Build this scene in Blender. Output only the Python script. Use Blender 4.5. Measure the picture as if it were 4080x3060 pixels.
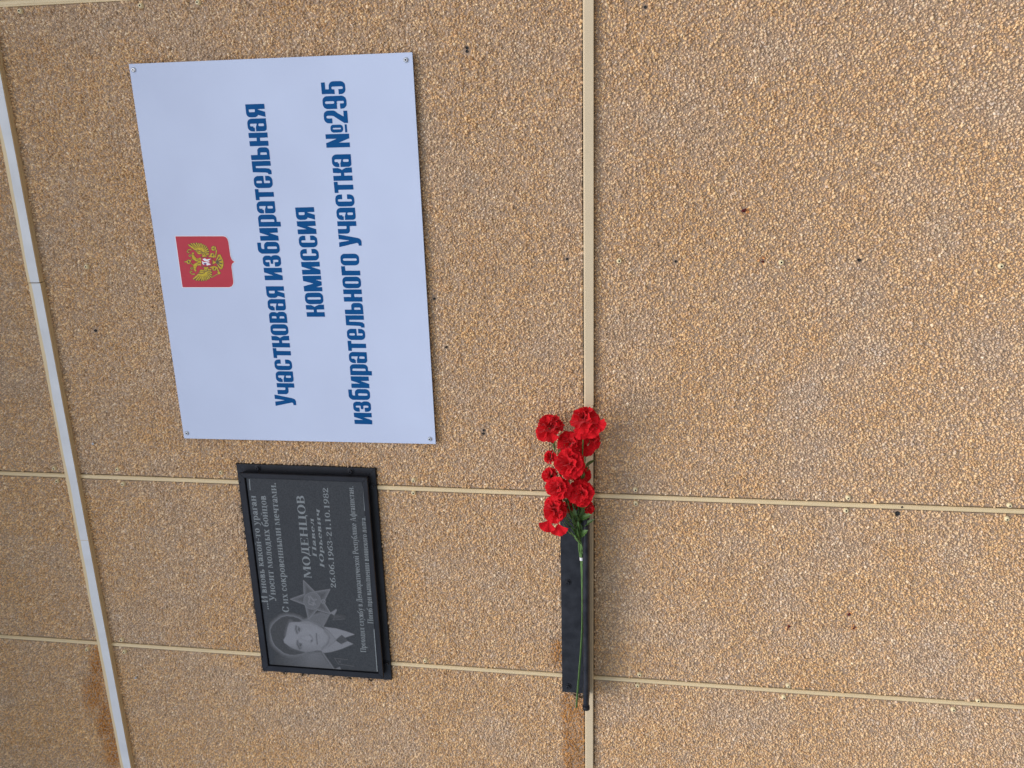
import bpy, bmesh, math, random
import numpy as np
from mathutils import Vector, Matrix, Euler
from mathutils.geometry import tessellate_polygon
random.seed(7); rng = np.random.default_rng(7)
S = bpy.context.scene
for o in list(bpy.data.objects): bpy.data.objects.remove(o, do_unlink=True)
COL = S.collection

# ------------------------------------------------------------ camera, sky, sun, exposure
DIST, EYE = 1.75, 1.65                       # metres from the wall, eye height
FOC, YAW, PITCH, ROLL = 3448.7, 0.298095, 0.152666, -0.018204   # focal length in photo pixels
R_CAM = Matrix.Rotation(YAW, 3, 'Z') @ Matrix.Rotation(PITCH, 3, 'X') @ Matrix.Rotation(ROLL, 3, 'Y')
cam_d = bpy.data.cameras.new('camera'); cam = bpy.data.objects.new('camera', cam_d); COL.objects.link(cam)
ux, fy, vz = (R_CAM @ Vector((1, 0, 0)), R_CAM @ Vector((0, 1, 0)), R_CAM @ Vector((0, 0, 1)))
# the phone was held on its side: picture right is world down, picture up is world right
M = Matrix((-vz, ux, -fy)).transposed().to_4x4(); M.translation = (0, -DIST, EYE)
cam.matrix_world = M
cam_d.sensor_width = 36; cam_d.lens = FOC / 4080 * 36; cam_d.clip_start = .05; cam_d.clip_end = 400
S.camera = cam
S.render.resolution_x, S.render.resolution_y = 1024, 768

W = bpy.data.worlds.new('World'); S.world = W; W.use_nodes = True
nt = W.node_tree; bg = nt.nodes['Background']
sky = nt.nodes.new('ShaderNodeTexSky'); sky.sky_type = 'NISHITA'; sky.sun_disc = False
SUN_EL, SUN_AZ = math.radians(58), math.radians(168)      # azimuth from +Y, clockwise
sky.sun_elevation = SUN_EL; sky.sun_rotation = SUN_AZ
sky.air_density = 1.0; sky.dust_density = 2.0; sky.ozone_density = 1.0
nt.links.new(sky.outputs[0], bg.inputs[0]); bg.inputs[1].default_value = 0.12
sun_d = bpy.data.lights.new('sun', 'SUN'); sun = bpy.data.objects.new('sun', sun_d); COL.objects.link(sun)
sun_d.energy = 1.35; sun_d.angle = math.radians(45); sun_d.color = (1, .97, .93)
sd = Vector((math.sin(SUN_AZ) * math.cos(SUN_EL), math.cos(SUN_AZ) * math.cos(SUN_EL), math.sin(SUN_EL)))
sun.rotation_euler = sd.to_track_quat('Z', 'Y').to_euler(); sun.location = sd * 20
vs = S.view_settings; vs.view_transform = 'Standard'; vs.look = 'None'; vs.gamma = 1; vs.use_curve_mapping = False
vs.exposure = 0.66

# ------------------------------------------------------------ helpers
def at(px, py, Y=0.0):
    """a pixel of the photograph turned into the point where its ray meets the plane y = Y"""
    d = R_CAM @ Vector((-(py - 1530) / FOC, 1, -(px - 2040) / FOC))
    k = (DIST + Y) / d.y
    return Vector((d.x * k, Y, EYE + d.z * k))
RI = np.array(R_CAM.transposed())
def project(P):
    q = (P - np.array([0, -DIST, EYE])) @ RI.T
    return 2040 - FOC * q[:, 2] / q[:, 1], 1530 - FOC * q[:, 0] / q[:, 1]

def tag(o, label=None, cat=None, group=None, kind=None):
    if label: o['label'] = label
    if cat: o['category'] = cat
    if group: o['group'] = group
    if kind: o['kind'] = kind
    return o
def empty(name, loc, label, cat, group=None):
    o = bpy.data.objects.new(name, None); COL.objects.link(o); o.location = loc
    o.empty_display_size = .03
    return tag(o, label, cat, group)
def link(name, me, parent=None):
    """links a mesh made in world coordinates; a child keeps its place"""
    o = bpy.data.objects.new(name, me); COL.objects.link(o)
    if parent:
        o.parent = parent
        off = Vector((0, 0, 0)); p = parent
        while p: off += p.location; p = p.parent
        o.location = -off
    return o
def mesh(name, v, f, mat=None, smooth=False):
    me = bpy.data.meshes.new(name); me.from_pydata([tuple(a) for a in v], [], f); me.update()
    if mat: me.materials.append(mat)
    if smooth: me.polygons.foreach_set('use_smooth', [True] * len(me.polygons))
    return me
def part(name, v, f, mat, parent=None, smooth=False):
    return link(name, mesh(name, v, f, mat, smooth), parent)

def box(x0, x1, y0, y1, z0, z1, bev=0.0, seg=2):
    bm = bmesh.new(); bmesh.ops.create_cube(bm, size=1)
    for v in bm.verts:
        v.co = Vector((x0 + (v.co.x + .5) * (x1 - x0), y0 + (v.co.y + .5) * (y1 - y0), z0 + (v.co.z + .5) * (z1 - z0)))
    if bev: bmesh.ops.bevel(bm, geom=list(bm.edges), offset=bev, segments=seg, affect='EDGES', profile=.6)
    return bm
def bpart(name, bm, mat, parent=None, smooth=False):
    me = bpy.data.meshes.new(name); bmesh.ops.recalc_face_normals(bm, faces=bm.faces); bm.to_mesh(me); bm.free()
    me.materials.append(mat)
    if smooth: me.polygons.foreach_set('use_smooth', [True] * len(me.polygons))
    return link(name, me, parent)
def tube(pts, r, n=8, cap=True):
    """swept round bar through pts; r a number or one per point"""
    pts = [Vector(p) for p in pts]; m = len(pts); rr = r if hasattr(r, '__len__') else [r] * m
    v, f = [], []
    t0 = (pts[1] - pts[0]).normalized(); up = t0.orthogonal().normalized()
    for i, p in enumerate(pts):
        t = (pts[min(i + 1, m - 1)] - pts[max(i - 1, 0)]).normalized()
        up = (up - t * up.dot(t)).normalized(); s = t.cross(up)
        for k in range(n):
            a = 2 * math.pi * k / n; v.append(p + (up * math.cos(a) + s * math.sin(a)) * rr[i])
    for i in range(m - 1):
        for k in range(n): f.append((i * n + k, i * n + (k + 1) % n, (i + 1) * n + (k + 1) % n, (i + 1) * n + k))
    if cap: f.append(tuple(range(n))[::-1]); f.append(tuple((m - 1) * n + k for k in range(n)))
    return v, f
def spline(ctrl, n=8):
    c = [Vector(p) for p in ctrl]; c = [c[0] * 2 - c[1]] + c + [c[-1] * 2 - c[-2]]; out = []
    for i in range(1, len(c) - 2):
        for k in range(n):
            t = k / n; a, b, d, e = c[i - 1], c[i], c[i + 1], c[i + 2]
            out.append(.5 * ((2 * b) + (d - a) * t + (2 * a - 5 * b + 4 * d - e) * t * t + (3 * b - a - 3 * d + e) * t ** 3))
    out.append(c[-2]); return out
def turned(prof, n=14, org=(0, 0, 0)):
    """profile of (radius, height towards the viewer, -y) turned about the y axis"""
    v, f = [], []
    for r, h in prof:
        for k in range(n):
            a = 2 * math.pi * k / n; v.append(Vector(org) + Vector((r * math.cos(a), -h, r * math.sin(a))))
    for i in range(len(prof) - 1):
        for k in range(n): f.append((i * n + k, i * n + (k + 1) % n, (i + 1) * n + (k + 1) % n, (i + 1) * n + k))
    f.append(tuple((len(prof) - 1) * n + k for k in range(n)))
    return v, f

# ------------------------------------------------------------ materials
def material(name, col, rough=.6, metal=0.0, spec=.5, var=0.0, vscale=40, bump=0.0, bscale=300, dirt=None):
    m = bpy.data.materials.new(name); m.use_nodes = True; n = m.node_tree; b = n.nodes['Principled BSDF']
    b.inputs['Roughness'].default_value = rough; b.inputs['Metallic'].default_value = metal
    b.inputs['Specular IOR Level'].default_value = spec
    b.inputs['Base Color'].default_value = (*col, 1)
    tc = n.nodes.new('ShaderNodeTexCoord')
    if var:
        no = n.nodes.new('ShaderNodeTexNoise'); no.inputs['Scale'].default_value = vscale; no.inputs['Detail'].default_value = 6
        n.links.new(tc.outputs['Object'], no.inputs['Vector'])
        r = n.nodes.new('ShaderNodeValToRGB')
        d2 = dirt or tuple(c * (1 - var) for c in col)
        r.color_ramp.elements[0].position = .35; r.color_ramp.elements[0].color = (*d2, 1)
        r.color_ramp.elements[1].position = .65; r.color_ramp.elements[1].color = (*col, 1)
        n.links.new(no.outputs['Fac'], r.inputs[0]); n.links.new(r.outputs[0], b.inputs['Base Color'])
        mr = n.nodes.new('ShaderNodeMapRange'); mr.inputs[3].default_value = min(1, rough + .12); mr.inputs[4].default_value = max(.05, rough - .08)
        n.links.new(no.outputs['Fac'], mr.inputs[0]); n.links.new(mr.outputs[0], b.inputs['Roughness'])
    if bump:
        nb = n.nodes.new('ShaderNodeTexNoise'); nb.inputs['Scale'].default_value = bscale; nb.inputs['Detail'].default_value = 4
        n.links.new(tc.outputs['Object'], nb.inputs['Vector'])
        bp = n.nodes.new('ShaderNodeBump'); bp.inputs['Strength'].default_value = bump; bp.inputs['Distance'].default_value = .001
        n.links.new(nb.outputs['Fac'], bp.inputs['Height']); n.links.new(bp.outputs[0], b.inputs['Normal'])
    return m
def attr_material(name, attr, rough, spec=.3, noise=0.0, nscale=900, bump=0.0):
    m = material(name, (1, 1, 1), rough, spec=spec, bump=bump, bscale=nscale); n = m.node_tree; b = n.nodes['Principled BSDF']
    a = n.nodes.new('ShaderNodeAttribute'); a.attribute_name = attr
    if noise:
        tc = n.nodes.new('ShaderNodeTexCoord'); no = n.nodes.new('ShaderNodeTexNoise'); no.inputs['Scale'].default_value = nscale
        no.inputs['Detail'].default_value = 3; n.links.new(tc.outputs['Object'], no.inputs['Vector'])
        mr = n.nodes.new('ShaderNodeMapRange'); mr.inputs[1].default_value = .3; mr.inputs[2].default_value = .7
        mr.inputs[3].default_value = 1 - noise; mr.inputs[4].default_value = 1 + noise
        n.links.new(no.outputs['Fac'], mr.inputs[0])
        mx = n.nodes.new('ShaderNodeMix'); mx.data_type = 'RGBA'; mx.blend_type = 'MULTIPLY'; mx.inputs[0].default_value = 1
        n.links.new(a.outputs['Color'], mx.inputs[6]); n.links.new(mr.outputs[0], mx.inputs[7])
        n.links.new(mx.outputs[2], b.inputs['Base Color'])
    else: n.links.new(a.outputs['Color'], b.inputs['Base Color'])
    return m
M_CHIP = attr_material('stone_chip', 'tone', .75, .25, .22, 700)
M_BED = material('chip_bedding', (.42, .295, .20), .9, var=.25, vscale=60, bump=.8, bscale=350)
M_BACK = material('dark_backing', (.02, .018, .016), .9)
M_CREAM = material('cream_paint', (.74, .58, .34), .42, spec=.4, var=.07, vscale=9, bump=.05)
M_TRIM = material('beige_paint', (.64, .515, .34), .42, spec=.3, var=.06, vscale=12, bump=.05)
M_FILM = material('white_film', (.72, .735, .75), .4, spec=.3, var=.10, vscale=14, bump=.12, bscale=60)
M_SCREWC = material('cream_screw', (.86, .73, .44), .45, var=.1, vscale=200)
M_ZINC = material('zinc', (.70, .72, .75), .38, metal=.8, var=.3, vscale=250)
M_DARK = material('screw_recess', (.02, .02, .02), .7)
M_SIGN = material('sign_board', (.55, .62, .79), .42, spec=.2, var=.05, vscale=5, dirt=(.52, .585, .75))
M_SIGNE = material('sign_edge', (.045, .045, .05), .6)
M_BLUE = material('blue_print', (.003, .078, .245), .55, spec=.08, var=.08, vscale=20)
M_RED = material('red_print', (.50, .055, .075), .5, spec=.12, var=.05, vscale=30)
M_WPRINT = material('white_print', (.80, .80, .84), .5, spec=.12)
M_YEL = material('yellow_print', (.62, .47, .055), .5, spec=.12, var=.4, vscale=260, dirt=(.44, .30, .03))
M_DKP = material('dark_print', (.09, .05, .025), .5)
M_DRED = material('dark_red_print', (.28, .02, .03), .5)
M_BLK = material('black_paint', (.014, .015, .020), .45, spec=.3, var=.35, vscale=25, bump=.25, bscale=220)
M_BLK2 = material('scuffed_black_paint', (.011, .012, .017), .40, spec=.28, var=.5, vscale=45, bump=.35, bscale=90, dirt=(.026, .028, .035))
M_GRAN = material('black_granite', (.050, .052, .053), .30, spec=.25, var=.45, vscale=420, dirt=(.030, .031, .033))
M_ENG = material('engraved_grey', (.23, .255, .265), .7, var=.3, vscale=500)
M_PORT = attr_material('engraved_portrait', 'tone', .55, .3, .25, 700)
M_STEM = material('stem_green', (.10, .20, .045), .5, var=.3, vscale=80)
M_LEAF = material('leaf_green', (.085, .15, .03), .5, var=.45, vscale=70, dirt=(.04, .075, .018))
M_TAPE = material('white_tape', (.75, .75, .75), .6)
M_GROUND = material('ground', (.30, .28, .25), .9, var=.3, vscale=3, bump=.4, bscale=60)
def petal_material():
    m = material('red_petal', (.86, .010, .022), .75, spec=.15, var=.3, vscale=35, dirt=(.60, .004, .010), bump=.4, bscale=600)
    b = m.node_tree.nodes['Principled BSDF']
    b.inputs['Sheen Weight'].default_value = .15
    tr = m.node_tree.nodes.new('ShaderNodeBsdfTranslucent'); tr.inputs[0].default_value = (.7, .01, .015, 1)
    mx = m.node_tree.nodes.new('ShaderNodeMixShader'); mx.inputs[0].default_value = .22
    out = m.node_tree.nodes['Material Output']
    m.node_tree.links.new(b.outputs[0], mx.inputs[1]); m.node_tree.links.new(tr.outputs[0], mx.inputs[2])
    m.node_tree.links.new(mx.outputs[0], out.inputs[0])
    return m
M_PETAL = petal_material()

# ------------------------------------------------------------ shapes as distance fields, then outlines, then polygons
class Field:
    def __init__(s, x0, x1, y0, y1, h):
        s.x0, s.y0, s.h = x0, y0, h
        s.X, s.Y = np.meshgrid(np.arange(x0, x1 + h, h), np.arange(y0, y1 + h, h)); s.d = np.full(s.X.shape, 9e3)
    def rr(s, x0, y0, x1, y1, r=0):
        """rounded box; r one radius or (bottom-left, bottom-right, top-right, top-left)"""
        if not hasattr(r, '__len__'): r = (r,) * 4
        cx, cy = (x0 + x1) / 2, (y0 + y1) / 2; px, py = s.X - cx, s.Y - cy
        R = np.where(py < 0, np.where(px < 0, r[0], r[1]), np.where(px < 0, r[3], r[2]))
        qx, qy = np.abs(px) - (x1 - x0) / 2 + R, np.abs(py) - (y1 - y0) / 2 + R
        return np.minimum(np.maximum(qx, qy), 0) + np.hypot(np.maximum(qx, 0), np.maximum(qy, 0)) - R
    def el(s, cx, cy, rx, ry):
        k = np.hypot((s.X - cx) / rx, (s.Y - cy) / ry); return (k - 1) * min(rx, ry)
    def seg(s, x0, y0, x1, y1, r0, r1=None):
        r1 = r0 if r1 is None else r1; dx, dy = x1 - x0, y1 - y0
        t = np.clip(((s.X - x0) * dx + (s.Y - y0) * dy) / (dx * dx + dy * dy + 1e-12), 0, 1)
        return np.hypot(s.X - x0 - t * dx, s.Y - y0 - t * dy) - (r0 + (r1 - r0) * t)
    def line(s, pts, r):
        d = np.full(s.X.shape, 9e3)
        for a, b in zip(pts[:-1], pts[1:]): d = np.minimum(d, s.seg(*a, *b, r))
        return d
    def poly(s, pts):
        d = np.full(s.X.shape, 9e9); ins = np.zeros(s.X.shape, bool); n = len(pts)
        for i in range(n):
            (ax, ay), (bx, by) = pts[i], pts[(i + 1) % n]; ex, ey = bx - ax, by - ay
            wx, wy = s.X - ax, s.Y - ay; t = np.clip((wx * ex + wy * ey) / (ex * ex + ey * ey + 1e-12), 0, 1)
            d = np.minimum(d, (wx - t * ex) ** 2 + (wy - t * ey) ** 2)
            c = (ay > s.Y) != (by > s.Y)
            if ey != 0: ins ^= c & (s.X < (s.Y - ay) / ey * ex + ax)
        return np.where(ins, -1, 1) * np.sqrt(d)
    def add(s, d): s.d = np.minimum(s.d, d); return s
    def cut(s, d): s.d = np.maximum(s.d, -d); return s
    def contours(s, tol):
        d = s.d.copy(); d[0], d[-1], d[:, 0], d[:, -1] = 9, 9, 9, 9
        d = np.where(np.abs(d) < 1e-9, 1e-9, d); ins = d < 0
        c = ins[:-1, :-1].astype(int) + 2 * ins[:-1, 1:] + 4 * ins[1:, 1:] + 8 * ins[1:, :-1]
        T = {1: [(3, 0)], 2: [(0, 1)], 3: [(3, 1)], 4: [(1, 2)], 5: [(3, 2), (1, 0)], 6: [(0, 2)], 7: [(3, 2)], 8: [(2, 3)],
             9: [(2, 0)], 10: [(0, 3), (2, 1)], 11: [(2, 1)], 12: [(1, 3)], 13: [(1, 0)], 14: [(0, 3)]}
        def pt(e):
            (i, j), (k, l) = e; t = d[i, j] / (d[i, j] - d[k, l])
            return (s.x0 + s.h * (j + (l - j) * t), s.y0 + s.h * (i + (k - i) * t))
        nxt = {}
        for i, j in zip(*np.nonzero((c > 0) & (c < 15))):
            i, j = int(i), int(j)
            E = (((i, j), (i, j + 1)), ((i, j + 1), (i + 1, j + 1)), ((i + 1, j), (i + 1, j + 1)), ((i, j), (i + 1, j)))
            for a, b in T[int(c[i, j])]: nxt[E[a]] = E[b]
        loops = []
        while nxt:
            k0 = next(iter(nxt)); k = k0; L = []
            while k in nxt: L.append(pt(k)); k = nxt.pop(k)
            if len(L) > 3: loops.append(simplify(L, tol))
        return [l for l in loops if len(l) > 2]
    def tris(s, tol):
        loops = s.contours(tol)
        if not loops: return [], []
        area = lambda l: sum(a[0] * b[1] - b[0] * a[1] for a, b in zip(l, l[1:] + l[:1])) / 2
        def inside(p, l):
            r = False
            for (ax, ay), (bx, by) in zip(l, l[1:] + l[:1]):
                if (ay > p[1]) != (by > p[1]) and p[0] < (p[1] - ay) / (by - ay) * (bx - ax) + ax: r = not r
            return r
        sg = max(loops, key=lambda l: abs(area(l))); sgn = area(sg) > 0
        outer = [l for l in loops if (area(l) > 0) == sgn]; holes = [l for l in loops if (area(l) > 0) != sgn]
        V, F = [], []
        for o in outer:
            hs = [h for h in holes if inside(h[0], o) and not any(p is not o and abs(area(p)) < abs(area(o)) and inside(h[0], p) for p in outer)]
            g = [[Vector((x, y, 0)) for x, y in l] for l in [o] + hs]; b = len(V)
            for l in g: V += [(p.x, p.y) for p in l]
            F += [tuple(b + i for i in t) for t in tessellate_polygon(g)]
        return V, F
def simplify(L, tol):
    def rdp(p):
        if len(p) < 3: return p
        (ax, ay), (bx, by) = p[0], p[-1]; n = math.hypot(bx - ax, by - ay)
        a = np.array(p)
        dd = np.abs((a[:, 0] - ax) * (by - ay) - (a[:, 1] - ay) * (bx - ax)) / n if n > 1e-9 else np.hypot(a[:, 0] - ax, a[:, 1] - ay)
        i = int(dd.argmax())
        return rdp(p[:i + 1])[:-1] + rdp(p[i:]) if dd[i] > tol else [p[0], p[-1]]
    h = len(L) // 2
    return rdp(L[:h + 1])[:-1] + rdp(L[h:] + L[:1])[:-1]

# ---- heavy condensed letters (x-height 1)
def heavy(ch):
    F = Field(-.15, 1.35, -.3, 1.4, .0125); R = F.rr; A, C = F.add, F.cut; P = F.poly; s = .27
    w = .68
    if ch == 'а':
        A(R(0, 0, .68, 1, (.17, .02, .25, .24))); C(R(.27, .13, .41, .43, .05)); C(R(.27, .60, .41, .87, (.0, 0, .05, .05)))
        C(R(-.2, .575, .28, .635)); C(P([(.2, .575), (.41, .50), (.41, .7), (.2, .7)]))
    elif ch == 'б':
        A(R(0, 0, .68, .82, (.24, .24, .24, .05))); A(R(0, .3, .27, 1.02)); A(R(0, .55, .45, 1.2, (0, 0, .0, .27))); C(R(.27, .72, .9, 1.0, (.1, 0, 0, .08)))
        A(R(.3, 1.0, .64, 1.2)); A(R(0, .5, .68, .84, (0, 0, .24, 0))); C(R(.27, .14, .41, .67, .06))
    elif ch == 'в':
        A(R(0, 0, .67, .56, (0, .22, .2, 0))); A(R(0, .48, .65, 1, (0, .2, .22, 0))); C(R(.27, .15, .40, .42, (0, .06, .06, 0))); C(R(.27, .59, .40, .85, (0, .06, .06, 0)))
        C(P([(.62, .52), (.8, .6), (.8, .44)]))
    elif ch == 'г': A(R(0, 0, s, 1)); A(R(0, .79, .53, 1))
    elif ch == 'е':
        A(R(0, 0, .67, 1, .25)); C(R(.27, .56, .40, .87, .06)); C(R(.27, .13, .40, .46, (.06, .06, 0, 0))); C(R(.39, .37, .9, .46))
    elif ch == 'з':
        A(R(0, 0, .66, .56, .23)); A(R(0, .45, .64, 1, .23)); C(R(.26, .14, .39, .44, .06)); C(R(.26, .57, .38, .86, .06))
        C(R(-.2, .36, .27, .65)); A(R(.16, .435, .42, .575)); C(P([(.6, .51), (.8, .58), (.8, .44)]))
    elif ch == 'и':
        A(R(0, 0, s, 1)); A(R(.45, 0, .72, 1)); A(P([(.22, 0), (.22, .36), (.46, 1), (.50, 1), (.50, .64), (.26, 0)]))
    elif ch == 'к':
        A(R(0, 0, s, 1)); A(P([(.42, .55), (.41, .72), (.43, 1), (.69, 1), (.69, .72), (.6, .54), (.46, .48)]))
        A(P([(.42, .5), (.42, .3), (.43, 0), (.71, 0), (.70, .3), (.6, .5), (.46, .54)])); A(R(.2, .42, .5, .59))
    elif ch == 'л':
        A(R(.46, 0, .73, 1)); A(R(.13, .81, .73, 1)); A(P([(.13, 1), (.36, 1), (.34, .3), (.31, .1), (.22, .0), (0, 0), (0, .18), (.07, .19), (.1, .3)]))
    elif ch == 'м':
        A(R(0, 0, .24, 1)); A(R(.66, 0, .90, 1)); A(P([(0, 1), (.3, 1), (.45, .45), (.6, 1), (.9, 1), (.8, .8), (.56, 0), (.34, 0), (.1, .8)]))
    elif ch == 'н': A(R(0, 0, s, 1)); A(R(.44, 0, .71, 1)); A(R(.2, .42, .5, .6))
    elif ch == 'о': A(R(0, 0, .67, 1, .25)); C(R(.27, .13, .40, .87, .06))
    elif ch == 'р':
        A(R(0, -.2, s, 1)); A(R(.1, 0, .68, 1, (.1, .23, .23, 0))); C(R(.27, .13, .41, .87, (.0, .06, .06, 0)))
    elif ch == 'с':
        A(R(0, 0, .66, 1, .25)); C(R(.27, .13, .40, .87, .06)); C(R(.39, .37, .9, .63))
    elif ch == 'т': A(R(.17, 0, .44, 1)); A(R(0, .8, .61, 1))
    elif ch in 'уУ':
        k = 1.2 if ch == 'У' else 1.0; o = .2 if ch == 'У' else 0
        y = lambda t: (t + .2) * (1.2 / 1.2) if ch == 'У' else t
        A(P([(0, y(1)), (.27, y(1)), (.37, y(.42)), (.45, y(1)), (.72, y(1)), (.51, y(-.02)), (.45, y(-.14)), (.34, y(-.2)), (.07, y(-.2)), (.07, y(-.04)), (.2, y(-.03)), (.235, y(.04))]))
    elif ch == 'ч': A(R(.43, 0, .70, 1)); A(R(0, .36, .6, 1, (.2, 0, 0, 0))); C(R(.27, .53, .43, 1.2, (.06, 0, 0, 0)))
    elif ch == 'ь': A(R(0, 0, s, 1)); A(R(0, 0, .67, .64, (0, .2, .2, 0))); C(R(.27, .14, .40, .49, (0, .05, .05, 0)))
    elif ch == 'я':
        A(R(.42, 0, .69, 1)); A(R(0, .37, .6, 1, (.2, 0, 0, .22))); C(R(.27, .53, .42, .85, (.05, 0, 0, .05)))
        A(P([(.0, 0), (.27, 0), (.42, .45), (.2, .5), (.13, .42)]))
    elif ch == '№':
        A(R(0, 0, .25, 1.22)); A(R(.46, 0, .71, 1.22)); A(P([(0, 1.22), (.24, 1.22), (.71, 0), (.47, 0)]))
        A(R(.78, .28, 1.2, .93, .17)); C(R(.95, .39, 1.03, .82, .04)); A(R(.78, .08, 1.2, .19))
    elif ch == '2':
        A(R(0, .5, .67, 1.22, .25)); C(R(.26, .55, .40, 1.09, .06)); C(R(-.2, .3, .26, .8)); C(R(-.2, .3, .4, .62))
        A(P([(0, 0), (0, .2), (.38, .72), (.40, .84), (.67, .84), (.66, .72), (.34, .2), (.3, 0)])); A(R(0, 0, .64, .2))
    elif ch == '9':
        A(R(0, 0, .67, 1.22, .25)); C(R(.27, .62, .40, 1.1, .06)); C(R(.27, .13, .40, .50, .06)); C(R(-.2, .34, .27, .5)); C(R(-.3, .1, .0, .3))
    elif ch == '5':
        A(R(.03, 1.02, .63, 1.22)); A(R(.03, .56, .27, 1.22)); A(R(0, 0, .67, .84, .25)); C(R(.26, .13, .40, .71, .06)); C(R(-.2, .36, .26, .56))
        C(P([(-.1, .5), (.02, .5), (.02, .9), (-.1, .9)]))
    adv = {'м': .97, 'г': .57, 'т': .66, '№': 1.27, ' ': .30, 'и': .79, 'н': .78, 'л': .79, 'у': .75, 'У': .75, 'ч': .77, 'к': .74}.get(ch, .745)
    return F, adv
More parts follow.
